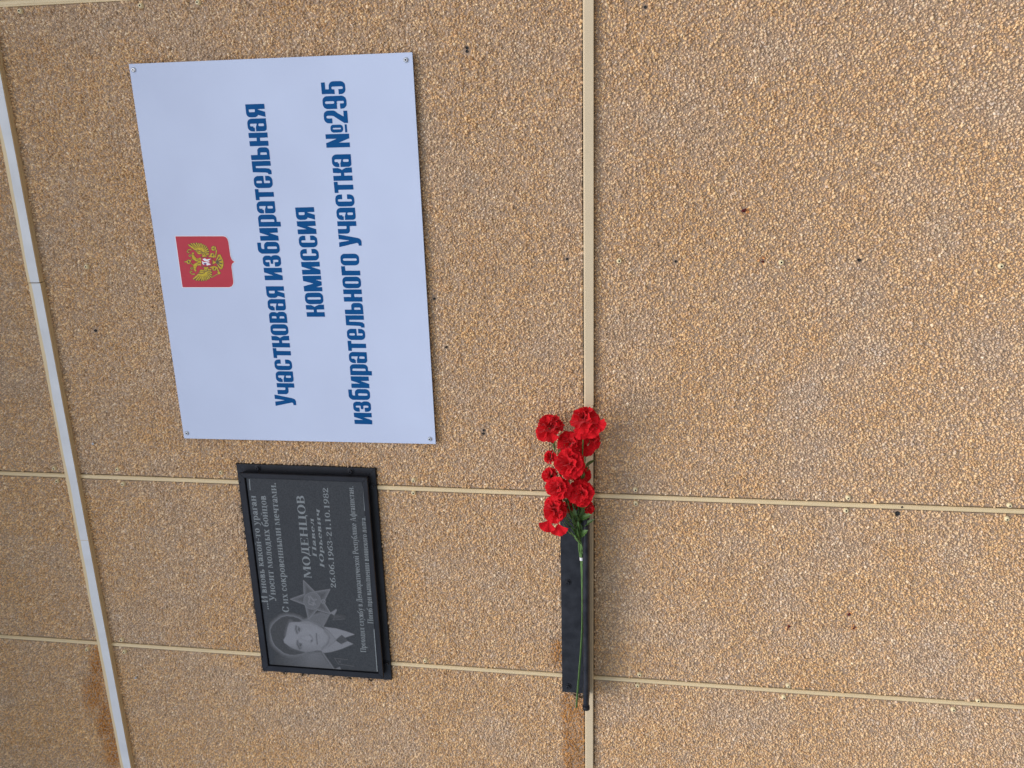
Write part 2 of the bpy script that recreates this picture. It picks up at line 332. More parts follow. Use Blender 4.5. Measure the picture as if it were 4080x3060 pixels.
# ---- serif letters (x-height 1, capitals 1.45)
def serif(ch):
    F = Field(-.2, 1.9, -.5, 1.75, .02); R = F.rr; A, C, P, E = F.add, F.cut, F.poly, F.el; s, t, q = .25, .085, .09
    def st(x, h=1.0, lo=0.0, top=1, bot=1, w=s):
        A(R(x, lo, x + w, h))
        if bot: A(R(x - q, lo, x + w + q, lo + .07))
        if top: A(R(x - q, h - .07, x + w + q, h))
    def ring(cx, cy, rx, ry, ss=s, tt=t): return np.maximum(E(cx, cy, rx, ry), -E(cx, cy, rx - ss, ry - tt))
    def bowl(x, y0, y1, r, ss=s):      # right-hand bowl from stem x
        A(R(x, y0, x + r, y1, (0, (y1 - y0) * .48, (y1 - y0) * .48, 0))); C(R(x - .02, y0 + t, x + r - ss, y1 - t, (0, (y1 - y0) * .36, (y1 - y0) * .36, 0)))
    H = 1.45; w = .8; c = ch
    if c in 'ан' and c == 'а':
        A(np.maximum(ring(.4, .70, .32, .31), -(F.Y - .68))); A(ring(.30, .27, .30, .28)); A(R(.47, .08, .72, .72)); A(R(.6, 0, .86, .1)); A(E(.17, .75, .12, .12)); w = .86
    elif c == 'б': A(ring(.4, .42, .4, .43)); A(F.line([(.06, .45), (.1, .95), (.35, 1.25), (.72, 1.4)], .09)); w = .84
    elif c == 'в': bowl(.25, .47, 1, .48); bowl(.25, 0, .53, .56); st(.1); w = .88
    elif c == 'г': st(.1, top=0); A(R(0, .92, .7, 1)); A(R(.6, .7, .7, 1)); w = .74
    elif c == 'д': A(R(.5, 0, .75, 1)); A(F.line([(.3, .97), (.27, .5), (.12, .05)], .07)); A(R(.2, .92, .85, 1)); A(R(0, 0, .95, .09)); A(R(0, -.25, .1, .05)); A(R(.85, -.25, .95, .05)); w = 1.0
    elif c == 'е': A(ring(.39, .5, .38, .51)); A(R(.2, .5, .7, .58)); C(P([(.5, .48), (.9, .48), (.9, .22), (.6, .2), (.45, .3)])); w = .80
    elif c == 'ж': st(.5); A(F.line([(.12, .93), (.5, .5), (.1, .05)], .09)); A(F.line([(1.13, .93), (.75, .5), (1.15, .05)], .09)); A(R(0, 0, .3, .07)); A(R(.95, 0, 1.25, .07)); w = 1.27
    elif c in 'ий':
        st(.1); st(.68); A(P([(.3, .12), (.3, .24), (.7, .88), (.7, .76)])); w = 1.06
        if c == 'й': A(np.maximum(ring(.52, 1.42, .24, .22, .09, .09), F.Y - 1.38))
    elif c == 'к': st(.1); A(F.line([(.36, .5), (.55, .65), (.72, .92)], .07)); A(E(.76, .9, .12, .1)); A(P([(.36, .5), (.56, .55), (.92, .05), (.66, .02)])); A(R(.6, 0, .98, .07)); w = .96
    elif c == 'л': A(R(.6, 0, .85, 1)); A(R(.2, .92, .95, 1)); A(R(.5, 0, .95, .07)); A(F.line([(.38, .97), (.34, .45), (.24, .1), (.1, .07)], .07)); A(E(.1, .1, .11, .1)); w = 1.0
    elif c == 'м': st(.06, w=.12); st(.9); A(P([(.1, 1), (.32, 1), (.66, .2), (.55, 0)])); A(P([(.55, 0), (.6, .15), (.93, 1), (.85, 1)])); w = 1.27
    elif c == 'н': st(.1); st(.68); A(R(.3, .46, .7, .54)); w = 1.06
    elif c == 'о': A(ring(.42, .5, .41, .52)); w = .86
    elif c == 'п': st(.1); st(.68); A(R(.1, .92, .9, 1)); w = 1.06
    elif c == 'р': bowl(.3, 0, 1, .6); st(.1, lo=-.4); w = .96
    elif c == 'с': A(ring(.39, .5, .38, .52)); C(R(.5, .25, 1, .72)); A(E(.62, .73, .12, .12)); w = .78
    elif c == 'т': st(.32, top=0); A(R(0, .92, .89, 1)); A(R(0, .7, .08, 1)); A(R(.81, .7, .89, 1)); w = .92
    elif c == 'у': A(P([(.08, 1), (.34, 1), (.58, .3), (.5, 0)])); A(F.line([(.8, .97), (.5, .05), (.35, -.33), (.18, -.36)], .06)); A(E(.17, -.32, .1, .1)); A(R(0, .93, .42, 1)); A(R(.62, .93, .92, 1)); w = .92
    elif c == 'ф': A(ring(.36, .5, .35, .5, .2)); A(ring(.92, .5, .35, .5, .2)); A(R(.52, -.4, .76, 1.4)); A(R(.42, -.4, .86, -.33)); w = 1.3
    elif c == 'х': A(P([(.05, 1), (.33, 1), (.85, 0), (.57, 0)])); A(P([(.68, 1), (.78, 1), (.2, 0), (.1, 0)])); A(R(0, .93, .4, 1)); A(R(.55, .93, .88, 1)); A(R(0, 0, .34, .07)); A(R(.5, 0, .92, .07)); w = .92
    elif c == 'ц': st(.1, bot=0); st(.68, bot=0); A(R(.02, 0, 1.06, .085)); A(R(.96, -.25, 1.06, .05)); w = 1.1
    elif c == 'ч': st(.62); st(.1, lo=.55, bot=0); A(R(.1, .40, .7, .60, (.2, 0, 0, 0))); w = .98
    elif c == 'ы': bowl(.25, 0, .55, .5); st(.1); st(.88); w = 1.25
    elif c == 'ь': bowl(.25, 0, .55, .55); st(.1); w = .86
    elif c == 'А': A(P([(.5, H), (.68, H), (1.22, 0), (.9, 0)])); A(P([(.5, H), (.6, H), (.25, 0), (.14, 0)])); A(R(.32, .42, .9, .51)); A(R(.02, 0, .42, .07)); A(R(.76, 0, 1.32, .07)); w = 1.32
    elif c == 'В': bowl(.3, .72, H, .68, .28); bowl(.3, 0, .80, .76, .28); st(.12, H, w=.28); w = 1.14
    elif c == 'Д': A(R(.72, 0, 1.0, H)); A(F.line([(.45, H - .05), (.4, .8), (.2, .06)], .08)); A(R(.35, H - .08, 1.12, H)); A(R(.02, 0, 1.2, .1)); A(R(.02, -.3, .12, .05)); A(R(1.1, -.3, 1.2, .05)); w = 1.26
    elif c == 'Е': st(.12, H, w=.28); A(R(.12, H - .08, 1.0, H)); A(R(.12, 0, 1.04, .08)); A(R(.3, .7, .75, .78)); A(R(.92, H - .35, 1.0, H)); A(R(.96, 0, 1.04, .38)); A(R(.7, .55, .77, .93)); w = 1.12
    elif c == 'И': st(.12, H, w=.28); st(.95, H, w=.28); A(P([(.38, .18), (.38, .32), (.97, 1.28), (.97, 1.14)])); w = 1.4
    elif c == 'М': st(.1, H, w=.1); st(1.2, H, w=.28); A(P([(.1, H), (.4, H), (.82, .4), (.72, 0)])); A(P([(.72, 0), (.78, .2), (1.26, H), (1.16, H)])); w = 1.62
    elif c == 'Н': st(.12, H, w=.28); st(.95, H, w=.28); A(R(.3, .69, 1.0, .77)); w = 1.4
    elif c == 'О': A(ring(.62, .725, .61, .75, .3)); w = 1.28
    elif c == 'П': st(.12, H, w=.28); st(.95, H, w=.28); A(R(.12, H - .08, 1.2, H)); w = 1.4
    elif c == 'Р': bowl(.3, .62, H, .68, .28); st(.12, H, w=.28); w = 1.06
    elif c == 'С': A(ring(.6, .725, .58, .75, .3)); C(R(.85, .42, 1.6, 1.0)); A(R(1.0, .95, 1.08, 1.42)); w = 1.2
    elif c == 'У': A(P([(.1, H), (.42, H), (.8, .5), (.66, .3)])); A(F.line([(1.1, H - .04), (.7, .38), (.5, .06), (.25, .06)], .065)); A(E(.25, .12, .12, .12)); A(R(0, H - .07, .55, H)); A(R(.9, H - .07, 1.28, H)); w = 1.25
    elif c == 'Ц': st(.12, H, w=.28, bot=0); st(.95, H, w=.28, bot=0); A(R(.03, 0, 1.38, .09)); A(R(1.28, -.3, 1.38, .05)); w = 1.45
    elif c == 'Ю': st(.12, H, w=.28); A(R(.3, .69, .8, .77)); A(ring(1.25, .725, .55, .75, .28)); w = 1.88
    elif c == '0': A(ring(.42, .65, .4, .66, .22)); w = .86
    elif c == '1': st(.3, 1.3, top=0); A(P([(.08, 1.1), (.3, 1.3), (.3, 1.15)])); w = .82
    elif c == '2': A(np.maximum(ring(.4, .9, .36, .4, .22), -(F.Y - .85))); A(P([(.72, .88), (.5, .88), (.05, .15), (.05, 0), (.2, .12)])); A(R(.05, 0, .78, .2)); w = .86
    elif c == '3': A(ring(.36, .96, .34, .34, .2)); A(ring(.38, .34, .38, .36, .22)); C(R(-.2, .45, .3, .85)); C(R(-.2, .2, .2, 1.1)); A(E(.12, .2, .11, .11)); A(E(.12, 1.08, .11, .11)); w = .86
    elif c == '6': A(ring(.42, .4, .4, .41, .22)); A(F.line([(.12, .45), (.2, .9), (.7, 1.27)], .1)); w = .86
    elif c == '8': A(ring(.42, .97, .34, .34, .18)); A(ring(.42, .34, .4, .36, .2)); w = .86
    elif c == '9': A(ring(.42, .9, .4, .41, .22)); A(F.line([(.72, .85), (.62, .4), (.14, .05)], .1)); w = .86
    elif c == '.': A(E(.2, .13, .15, .15)); w = .42
    elif c == '-': A(R(.05, .42, .5, .56)); w = .56
    elif c == ' ': w = .42
    return F, w + .03
CACHE = {}
def glyph(ch, face):
    if (ch, face) not in CACHE:
        F, a = (heavy if face == 'h' else serif)(ch)
        CACHE[ch, face] = (*F.tris(.006 if face == 'h' else .012), a)
    return CACHE[ch, face]
def text_line(name, txt, start, end, xh, mat, parent, face, Y, slant=0.0):
    """letters between two pixels of the baseline, x-height xh in pixels at the middle"""
    s, e = at(*start, Y), at(*end, Y); L = (e - s).length; dr = (e - s).normalized(); up = Vector((-dr.z, 0, dr.x))
    mid = ((start[0] + end[0]) / 2, (start[1] + end[1]) / 2)
    h = (at(mid[0], mid[1], Y) - at(mid[0] - xh, mid[1], Y)).length
    tot = sum(glyph(c, face)[2] for c in txt); kx = L / tot; x = 0; V, Fc = [], []
    for c in txt:
        v, f, a = glyph(c, face); b = len(V)
        V += [s + dr * ((x + p[0]) * kx + slant * p[1] * h) + up * (p[1] * h) for p in v]; Fc += [tuple(b + i for i in q) for q in f]
        x += a
    return part(name, V, face_front(V, Fc), mat, parent)
def face_front(V, F):
    out = []
    for f in F:
        a, b, c = V[f[0]], V[f[1]], V[f[2]]
        out.append(f if (b - a).cross(c - a).y < 0 else f[::-1])
    return out

# ------------------------------------------------------------ ground
g = part('ground', [(-40, -60, 0), (40, -60, 0), (40, 10, 0), (-40, 10, 0)], [(0, 1, 2, 3)], M_GROUND); tag(g, kind='structure')

# ------------------------------------------------------------ the panelled wall
wall = empty('panelled_wall', (0, 0, 0), 'tan stone chip wall of large panels divided by cream cover strips', 'wall')
zT0, zT1 = at(2366, 1400, -.012).z, at(2326, 1400, -.012).z            # horizontal trim, bottom and top
zU = at(108.5, 750).z                                                   # where the rail's underside meets the wall
zf = at(88, 750).z
RAIL_D = DIST * (1 - (zU - EYE) / (zf - EYE))                           # how far the rail stands out
zU1 = at(34, 750, -RAIL_D).z
xs = {'C': at(300, 0).x, 'A': (at(0, 1884).x + at(4080, 2038).x) / 2, 'B': (at(0, 2534).x + at(4080, 2817).x) / 2}
GW = .0072                                                              # half width of a joint
X0, X1, ZB, ZTOP = -2.6, 2.2, .02, 4.0
bpart('unseen_shade_slab', box(X0, X1, -.95, .0, 4.002, 4.15), M_TRIM, wall)  # unseen slab overhead, added only to block sky light and dim the upper wall
backing = bpart('wall_core', box(X0, X1, .022, .30, .0, ZTOP), M_BACK, wall)
cols = [(X0, xs['B'] - GW), (xs['B'] + GW, xs['A'] - GW), (xs['A'] + GW, xs['C'] - GW), (xs['C'] + GW, X1)]
rows = [(ZB, zT0 - .001), (zT1 + .003, zU + .004), (zU1 - .02, ZTOP)]
def vnoise(x, z, f, seed):
    r = np.random.default_rng(seed); G = r.random((256, 256)); x, z = x * f + 90, z * f + 90
    i, j = np.floor(x).astype(int), np.floor(z).astype(int); u, v = x - i, z - j; u, v = u * u * (3 - 2 * u), v * v * (3 - 2 * v)
    g = lambda a, b: G[a % 256, b % 256]
    return (g(i, j) * (1 - u) + g(i + 1, j) * u) * (1 - v) + (g(i, j + 1) * (1 - u) + g(i + 1, j + 1) * u) * v
PAL = np.array([(.50, .325, .155), (.56, .40, .215), (.43, .27, .13), (.36, .215, .105), (.62, .47, .27), (.45, .345, .255), (.40, .33, .28), (.70, .60, .44), (.27, .165, .09), (.52, .44, .36)])
PW = np.array([.22, .17, .16, .11, .10, .09, .06, .03, .04, .02]); PW = PW / PW.sum()
RED_SPOTS = [(2968, 840), (3036, 1037), (3140, 2500), (3382, 2444), (3404, 2501)]
SIGN_PX = [(512.4, 254.8), (1642.7, 207.9), (1736.5, 1769.7), (733.4, 1747)]
PLQ_PX = [(940, 1849), (1498.6, 1866), (1558.7, 2711), (1047.8, 2670.7)]
def in_quad(px, py, q, m):
    c = np.mean(q, axis=0); q = [(c + (np.array(p) - c) * m) for p in q]; r = np.ones(px.shape, bool)
    for a, b in zip(q, q[1:] + q[:1]): r &= ((b[0] - a[0]) * (py - a[1]) - (b[1] - a[1]) * (px - a[0])) > 0
    return r
SCREWS = [(84, 45), (564, 23), (792, 10), (349, 1062), (219, 1864), (231, 1915), (472, 1868), (493, 1926), (883, 1881), (350, 2584), (488, 2546), (499, 2594),
          (3112, 1045), (2467, 1039), (3986, 1059), (2532, 1948.6), (2534, 2003), (3378.6, 1980.8), (3370, 2033), (4020, 2011), (4010, 2064), (2548, 2684.6),
          (2541, 2729), (3140, 2729), (3122, 2774), (3896, 2787), (3796, 2824), (1650, 1911), (1649, 1962), (1696, 2630)]
HOLES = [(2571, 28.5, 4.5), (2692, 1041.6, 4), (3423, 1036, 5), (3574.7, 2045.5, 8), (1860.6, 191, 4.5), (1860.6, 205, 4.5), (2259.7, 1031.8, 4), (1731, 1190, 4), (1779, 1383, 4), (1928, 1714, 4.5), (1926, 1727, 4), (382, 1317, 5)]
KEEP = np.array([at(p[0], p[1])[:] for p in SCREWS] + [at(p[0], p[1])[:] for p in HOLES])
def chips(name, x0, x1, z0, z1, parent):
    p = .0044
    gx, gz = np.meshgrid(np.arange(x0, x1, p), np.arange(z0, z1, p * .95)); gx = gx + (np.arange(gx.shape[0]) % 2)[:, None] * p * .5
    x = (gx + rng.uniform(-.5, .5, gx.shape) * p).ravel(); z = (gz + rng.uniform(-.5, .5, gz.shape) * p).ravel()
    k = (x > x0 + .001) & (x < x1 - .001) & (z > z0) & (z < z1); x, z = x[k], z[k]
    px, py = project(np.stack([x, 0 * x, z], 1))
    k = (px > -260) & (px < 4340) & (py > -260) & (py < 3320) & ~in_quad(px, py, SIGN_PX, .90) & ~in_quad(px, py, PLQ_PX, .80)
    for q in KEEP: k &= (x - q[0]) ** 2 + (z - q[2]) ** 2 > .0062 ** 2
    k &= vnoise(x, z, 75, 5) > .035                                    # bald spots in the dash
    x, z, px, py = x[k], z[k], px[k], py[k]; n = len(x)
    if not n: return
    N = 5; a = rng.uniform(0, 2 * math.pi, n)[:, None] + np.arange(N) * 2 * math.pi / N + rng.uniform(-.32, .32, (n, N))
    L = rng.uniform(.0023, .0039, n) * rng.choice([.75, 1, 1.2], n, p=[.3, .5, .2]); asp = rng.uniform(.5, .95, n); th = rng.uniform(0, math.pi, n)
    rad = rng.uniform(.68, 1.22, (n, N)); ex, ez = np.cos(a) * rad * L[:, None], np.sin(a) * rad * (L * asp)[:, None]
    ct, sn = np.cos(th)[:, None], np.sin(th)[:, None]; bx, bz = ex * ct - ez * sn, ex * sn + ez * ct
    hgt = L * rng.uniform(.42, 1.05, n); k2 = rng.uniform(.4, .72, n)[:, None]
    ox, oz = (rng.uniform(-.3, .3, (n, 1)) * L[:, None] for _ in (0, 1))
    sx, sz = rng.normal(0, .6, (n, 1)), rng.normal(0, .6, (n, 1))
    tx, tz = bx * k2 + ox, bz * k2 + oz
    hy = np.clip(hgt[:, None] + sx * tx + sz * tz, .0006, .0068)
    V = np.zeros((n, 2 * N, 3)); V[:, :N, 0] = x[:, None] + bx; V[:, :N, 2] = z[:, None] + bz; V[:, :N, 1] = .0006
    V[:, N:, 0] = x[:, None] + tx; V[:, N:, 2] = z[:, None] + tz; V[:, N:, 1] = -hy
    tr = []
    for i in range(N):
        j = (i + 1) % N; tr += [(i, j, N + j), (i, N + j, N + i)]
    tr += [(N, N + 1, N + 2), (N, N + 2, N + 3), (N, N + 3, N + 4)]
    T = (np.array(tr)[None] + (np.arange(n) * 2 * N)[:, None, None]).reshape(-1, 3)
    me = bpy.data.meshes.new(name); nv, nf = n * 2 * N, len(T)
    me.vertices.add(nv); me.vertices.foreach_set('co', V.astype(np.float32).ravel())
    me.loops.add(nf * 3); me.loops.foreach_set('vertex_index', T.astype(np.int32).ravel())
    me.polygons.add(nf); me.polygons.foreach_set('loop_start', np.arange(0, nf * 3, 3, dtype=np.int32))
    me.update(calc_edges=True)
    # colour of each stone: mixed quarry tones, patches that run greyer or more ochre, rust runs, red chips
    c = PAL[rng.choice(len(PAL), n, p=PW)]; c = (c * .56 + PAL.mean(0) * .44) * rng.uniform(.84, 1.16, (n, 1)) * np.array([1.48, 1.41, 1.33])
    gpatch = np.clip((vnoise(x, z, 9, 1) * .6 + vnoise(x, z, 28, 2) * .4 - .5) * 3, -1, 1)[:, None]
    grey = c.mean(1, keepdims=True) * np.array([1.12, 1.0, .88])
    c = np.where(gpatch > 0, c * (1 - .30 * gpatch) + grey * .30 * gpatch, c * (1 - .08 * -gpatch * np.array([0, .5, 1.6])))
    def blot(cx, cy, rx, ry): return np.clip(1.6 - 1.6 * np.hypot((px - cx) / rx, (py - cy) / ry), 0, 1)
    st = np.zeros(n)
    for b in [(395, 2640, 50, 110), (375, 2760, 60, 110), (430, 2860, 60, 120), (455, 2980, 55, 120), (2222, 2600, 34, 85)]: st = np.maximum(st, blot(*b))
    e = vnoise(x, z, 60, 3) * 16
    st = np.maximum(st, np.clip((px - 2226 - e) / 14, 0, 1) * np.clip((2345 - px) / 10, 0, 1) * np.clip((py - 2750) / 30, 0, 1) * .9)
    st = (st * (.8 + .6 * vnoise(x, z, 40, 4)))[:, None]; st = np.clip(st, 0, 1)
    c = c * (1 - st) + c * np.array([.76, .55, .31]) * st
    sc = np.zeros(n)                                                   # pale chalky scuffs on the lower panels
    for b in [(3330, 1500, 190, 120), (3250, 1590, 120, 70), (3480, 1420, 120, 90), (2800, 2520, 140, 110), (3290, 2560, 130, 70), (3620, 760, 160, 110), (2750, 260, 150, 90)]: sc = np.maximum(sc, blot(*b))
    sc = (np.clip(sc * 1.2, 0, 1) * np.clip(vnoise(x, z, 45, 12) * 1.2 - .1, 0, 1) * .26)[:, None]
    c = c * (1 - sc) + np.array([.66, .60, .54]) * sc
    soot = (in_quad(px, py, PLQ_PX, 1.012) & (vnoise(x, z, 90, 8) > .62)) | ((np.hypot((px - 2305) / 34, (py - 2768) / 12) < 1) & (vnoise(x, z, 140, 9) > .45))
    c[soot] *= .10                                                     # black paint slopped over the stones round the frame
    for rp in RED_SPOTS:
        d = np.hypot(px - rp[0], py - rp[1]); i = np.argsort(d)[:3]
        c[i[d[i] < 14]] = (.10, .012, .012); i2 = np.argsort(d)[3:9]; c[i2[d[i2] < 22]] *= (.95, .7, .5)
    at_ = me.attributes.new('tone', 'FLOAT_COLOR', 'POINT'); cc = np.ones((n, 2 * N, 4), np.float32); cc[:, :, :3] = c[:, None]
    at_.data.foreach_set('color', cc.ravel()); me.materials.append(M_CHIP)
    o = link(name, me, parent); o['kind'] = 'stuff'
for cx in cols:
    for rz in rows:
        pn = bpart('panel', box(cx[0], cx[1], 0, .012, rz[0], rz[1]), M_BED, wall)
        chips('stone_chips', cx[0], cx[1], rz[0], rz[1], pn)

# cover strips over the upright joints (a slim ridged profile)
def strip(xc, z0, z1, hw):
    prof = [(-hw, .012), (-hw, -.0018), (-hw + .001, -.0030), (-hw * .45, -.0034), (-hw * .35, -.0042), (hw * .5, -.0042), (hw * .62, -.0034), (hw - .0008, -.0028), (hw, -.0016), (hw, .012)]
    v = [(xc + a, b, z) for z in (z0, z1) for a, b in prof]; n = len(prof)
    f = [(i, i + 1, n + i + 1, n + i) for i in range(n - 1)] + [tuple(range(n)), tuple(range(2 * n - 1, n - 1, -1))]
    return part('joint_strip', v, f, M_CREAM, wall)
for k in 'BAC':
    hw = .0050 if k != 'C' else .0066
    strip(xs[k], ZB, zT0 + .002, hw); strip(xs[k], zT1 - .002, zU - .001, hw); strip(xs[k], zU1 + .004, ZTOP, hw)

# horizontal trim in two lengths, the left one tucked under the right one
def trim(x0, x1, y, z0, z1):
    prof = [(.012, z1), (-y + .004, z1), (-y, z1 - .0035), (-y, z0 + .0012), (-y + .0012, z0), (.012, z0)]
    n = len(prof); v = [(x, a, b) for x in (x0, x1) for a, b in prof]
    f = [(i, i + 1, n + i + 1, n + i) for i in range(n - 1)] + [tuple(range(n)), tuple(range(2 * n - 1, n - 1, -1))]
    return part('horizontal_trim', v, f, M_TRIM, wall)
xj = at(2340, 1612, -.012).x
trim(xj, X1, .0135, zT0, zT1); trim(X0, xj + .02, .0118, zT0 + .0012, zT1 + .0003)

# projecting rail above the sign: box profile in two lengths, its face under white protective film
def rail(x0, x1, dz=0.0, film=()):
    d = RAIL_D; a = .0045; z0, z1 = zU + dz, zU1 + dz
    prof = [(.010, z1), (-d + .003, z1), (-d, z1 - .003), (-d, z0), (-d + a, z0), (-d + a, z0 + .0016), (-d + a + .003, z0 + .0016), (-d + a + .003, z0),
            (-.010, z0), (-.010, z0 + .002), (-.0075, z0 + .002), (-.0075, z0), (.010, z0)]
    n = len(prof); v = [(x, p, q) for x in (x0, x1) for p, q in prof]
    f = [(i, (i + 1) % n, n + (i + 1) % n, n + i) for i in range(n)] + [tuple(range(n)), tuple(range(2 * n - 1, n - 1, -1))]
    r = part('rail', v, f, M_CREAM, wall)
    for fx0, fx1, sh in film:                                             # the film's upper edge wanders
        N = 90; vv = []
        for i in range(N + 1):
            x = fx0 + (fx1 - fx0) * i / N
            w = .68 + .03 * math.sin(x * 17 + sh) + .02 * math.sin(x * 41 + sh * 2) + random.uniform(-.008, .008)
            vv += [(x, -d - .0006, z0 + .0004), (x, -d - .0006, z0 + (z1 - z0) * w)]
        part('protective_film', vv, [(2 * i, 2 * i + 2, 2 * i + 3, 2 * i + 1) for i in range(N)], M_FILM, r)
xr = at(135, 1127, -RAIL_D).x; xf = at(330, 2152, -RAIL_D).x
rail(xr + .0009, X1, 0, [(xr + .001, X1 - .01, 0)]); rail(X0, xr - .0009, -.0012, [(xf + .0006, xr - .001, 0), (X0 + .01, xf - .0006, 2.)])

# screws that hold the panels
def screw_mesh(name, r, h, mat):
    v, f = turned([(r, -.003), (r, h * .25), (r * .9, h * .6), (r * .62, h), (r * .36, h), (r * .27, h * .55), (0.0002, h * .5)], 14)
    me = mesh(name, v, f, mat, False); me.materials.append(M_DARK)
    for p in me.polygons:
        c = p.center
        if math.hypot(c.x, c.z) < r * .32: p.material_index = 1
    return me
sm = screw_mesh('panel_screw', .0055, .0068, M_SCREWC)
for px, py in SCREWS:
    o = link('panel_screw', sm, wall); o.location = at(px, py, -.0005); o.rotation_euler = (random.uniform(-.12, .12), random.uniform(0, 6), random.uniform(-.12, .12))
za = screw_mesh('wall_anchor', .0036, .005, M_ZINC)
for px, py in [(373, 1767), (543, 2698)]:
    o = link('wall_anchor', za, wall); o.location = at(px, py, -.0005); o.rotation_euler = (.25, 1, .3)
for px, py, r in HOLES:                                                    # drill holes: little dark-lined sleeves sunk in the dash
    rr = r * DIST / FOC
    v, f = turned([(rr * 1.35, -.001), (rr * 1.2, .0022), (rr, .0018), (rr * .95, .0007), (.0002, .0006)], 10, at(px, py))
    part('drill_hole', v, f, M_DARK, wall)
v, f = turned([(.0022, -.001), (.002, .0009), (.0015, .0002), (.0002, .0001)], 10, at(3594, 2021, -.0046)); part('drill_hole', v, f, M_DARK, wall)

# ------------------------------------------------------------ the polling station sign
YS = -.0125
cor = [at(*p, YS) for p in SIGN_PX]                                         # top right, bottom right, bottom left, top left
sign = empty('election_sign', (cor[2] + cor[3]) / 2, 'large white sign with blue lettering and red eagle shield screwed to the wall', 'sign')
def slab(name, quad, y0, y1, mat, parent, bev=0.0, edge=None):
    """a plate with four corners (anticlockwise seen from the front) between depths y0 (front) and y1"""
    bm = bmesh.new(); a = [bm.verts.new((p.x, y0, p.z)) for p in quad]; b = [bm.verts.new((p.x, y1, p.z)) for p in quad]
    bm.faces.new(a); bm.faces.new(b[::-1])
    for i in range(4): bm.faces.new((a[i], b[i], b[(i + 1) % 4], a[(i + 1) % 4]))
    bmesh.ops.recalc_face_normals(bm, faces=bm.faces)
    if bev: bmesh.ops.bevel(bm, geom=[e for e in bm.edges if abs(e.verts[0].co.y - y0) < 1e-6 and abs(e.verts[1].co.y - y0) < 1e-6], offset=bev, segments=1, affect='EDGES')
    o = bpart(name, bm, mat, parent)
    if edge:
        o.data.materials.append(edge)
        for p in o.data.polygons:
            if abs(p.normal.y) < .4: p.material_index = 1
    return o
slab('board', [cor[0], cor[1], cor[2], cor[3]], YS, YS + .003, M_SIGN, sign, .0004, M_SIGNE)
YP = YS - .0004
text_line('lettering', 'Участковая избирательная', (1181, 1619), (1052, 409), 72.5, M_BLUE, sign, 'h', YP)
text_line('lettering', 'комиссия', (1295, 1262), (1250, 821), 73.5, M_BLUE, sign, 'h', YP)
text_line('lettering', 'избирательного участка №295', (1483.5, 1691), (1373, 316), 74.5, M_BLUE, sign, 'h', YP)
zs = screw_mesh('sign_screw', .0052, .003, M_ZINC)
for px, py in [(532.8, 278.5), (1617, 239), (744.7, 1725.6), (1712.7, 1748.7)]:
    o = link('sign_screw', zs, sign); o.location = at(px, py, YS) - sign.location; o.rotation_euler = (0, random.uniform(0, 6), 0)

# the coat of arms, traced flat on the board
def ep(x, y, Y): return at(690 + x * .14469, 920 + y * .14469, Y)
def emblem(name, F, mat, parent, lift, tol=3):
    v, f = F.tris(tol); V = [ep(x, y, YP - lift) for x, y in v]
    return part(name, V, face_front(V, f), mat, parent)
SH = [(60, 150), (1380, 147), (1440, 165), (1490, 215), (1520, 310), (1545, 500), (1572, 690), (1605, 775), (1645, 825), (1692, 855), (1640, 885), (1612, 925), (1604, 1000), (1630, 1200), (1655, 1390), (1652, 1455), (1620, 1520), (1550, 1552), (258, 1553)]
def mir(p): y = 1708 - p[1]; return (p[0] + .141 * (y - p[1]), y)
mk = lambda: Field(-40, 1800, 50, 1660, 8)
F = mk(); F.add(F.poly(SH) - 17); shield = emblem('coat_of_arms', F, M_WPRINT, sign, .0001)
F = mk(); F.add(F.poly(SH)); emblem('shield', F, M_RED, shield, .0003)
wing_tips = [(425, 385), (495, 355), (560, 350), (635, 338), (700, 348), (765, 355), (820, 385), (875, 408), (920, 445), (955, 500), (978, 565), (978, 635)]
wing_root = [(600, 500), (640, 480), (680, 470), (715, 465), (745, 465), (775, 470), (800, 480), (825, 500), (845, 530), (855, 560), (862, 595), (865, 630)]
wing_body = [(585, 510), (690, 640), (735, 645), (785, 622), (808, 655), (800, 705), (760, 715), (920, 712), (925, 640), (900, 540), (830, 470), (740, 440), (650, 450)]
head = [(545, 588), (578, 612), (562, 640), (590, 700), (640, 760), (700, 762), (740, 735), (775, 760), (775, 856), (700, 853), (620, 830), (530, 772), (512, 700), (505, 645), (520, 605)]
leg = [(950, 700), (1005, 690), (1035, 615), (1110, 615), (1145, 680), (1140, 735), (1060, 740)]
tail = [(1070, 780), (1120, 830), (1170, 850), (1225, 700), (1235, 655), (1300, 650), (1320, 700), (1355, 770), (1385, 855), (1380, 960), (1352, 1050), (1300, 1062), (1255, 1010), (1185, 870), (1115, 905), (1070, 930)]
def eagle(F, g):
    for k in (lambda p: p, mir):
        for a, b in zip(wing_root, wing_tips): F.add(F.seg(*k(a), *k(b), 30 + g, 17 + g))
        for P_ in (wing_body, head, leg): F.add(F.poly([k(p) for p in P_]) - g)
        F.add(F.seg(*k((460, 680)), *k((465, 680)), 34 + g))
        F.add(F.line([k((385, 575)), k((420, 515)), k((500, 520))], 12 + g)); F.add(F.line([k((400, 600)), k((450, 590))], 9 + g)); F.add(F.line([k((480, 815)), k((520, 770))], 9 + g))
    F.add(F.poly(tail) - g); F.add(F.el(425, 850, 55 + g, 62 + g)); F.add(F.seg(320, 850, 380, 850, 12 + g))
    F.add(F.el(1115, 482, 68 + g, 68 + g)); F.add(F.line([(1190, 535), (1182, 620), (1165, 715)], 16 + g))
    F.add(F.line([(1205, 1000), (1235, 1090), (1260, 1150)], 18 + g)); F.add(F.el(1262, 1160, 42 + g, 36 + g)); F.add(F.line([(1215, 1195), (1060, 1280)], 9 + g)); F.add(F.el(975, 1310, 26 + g, 22 + g))
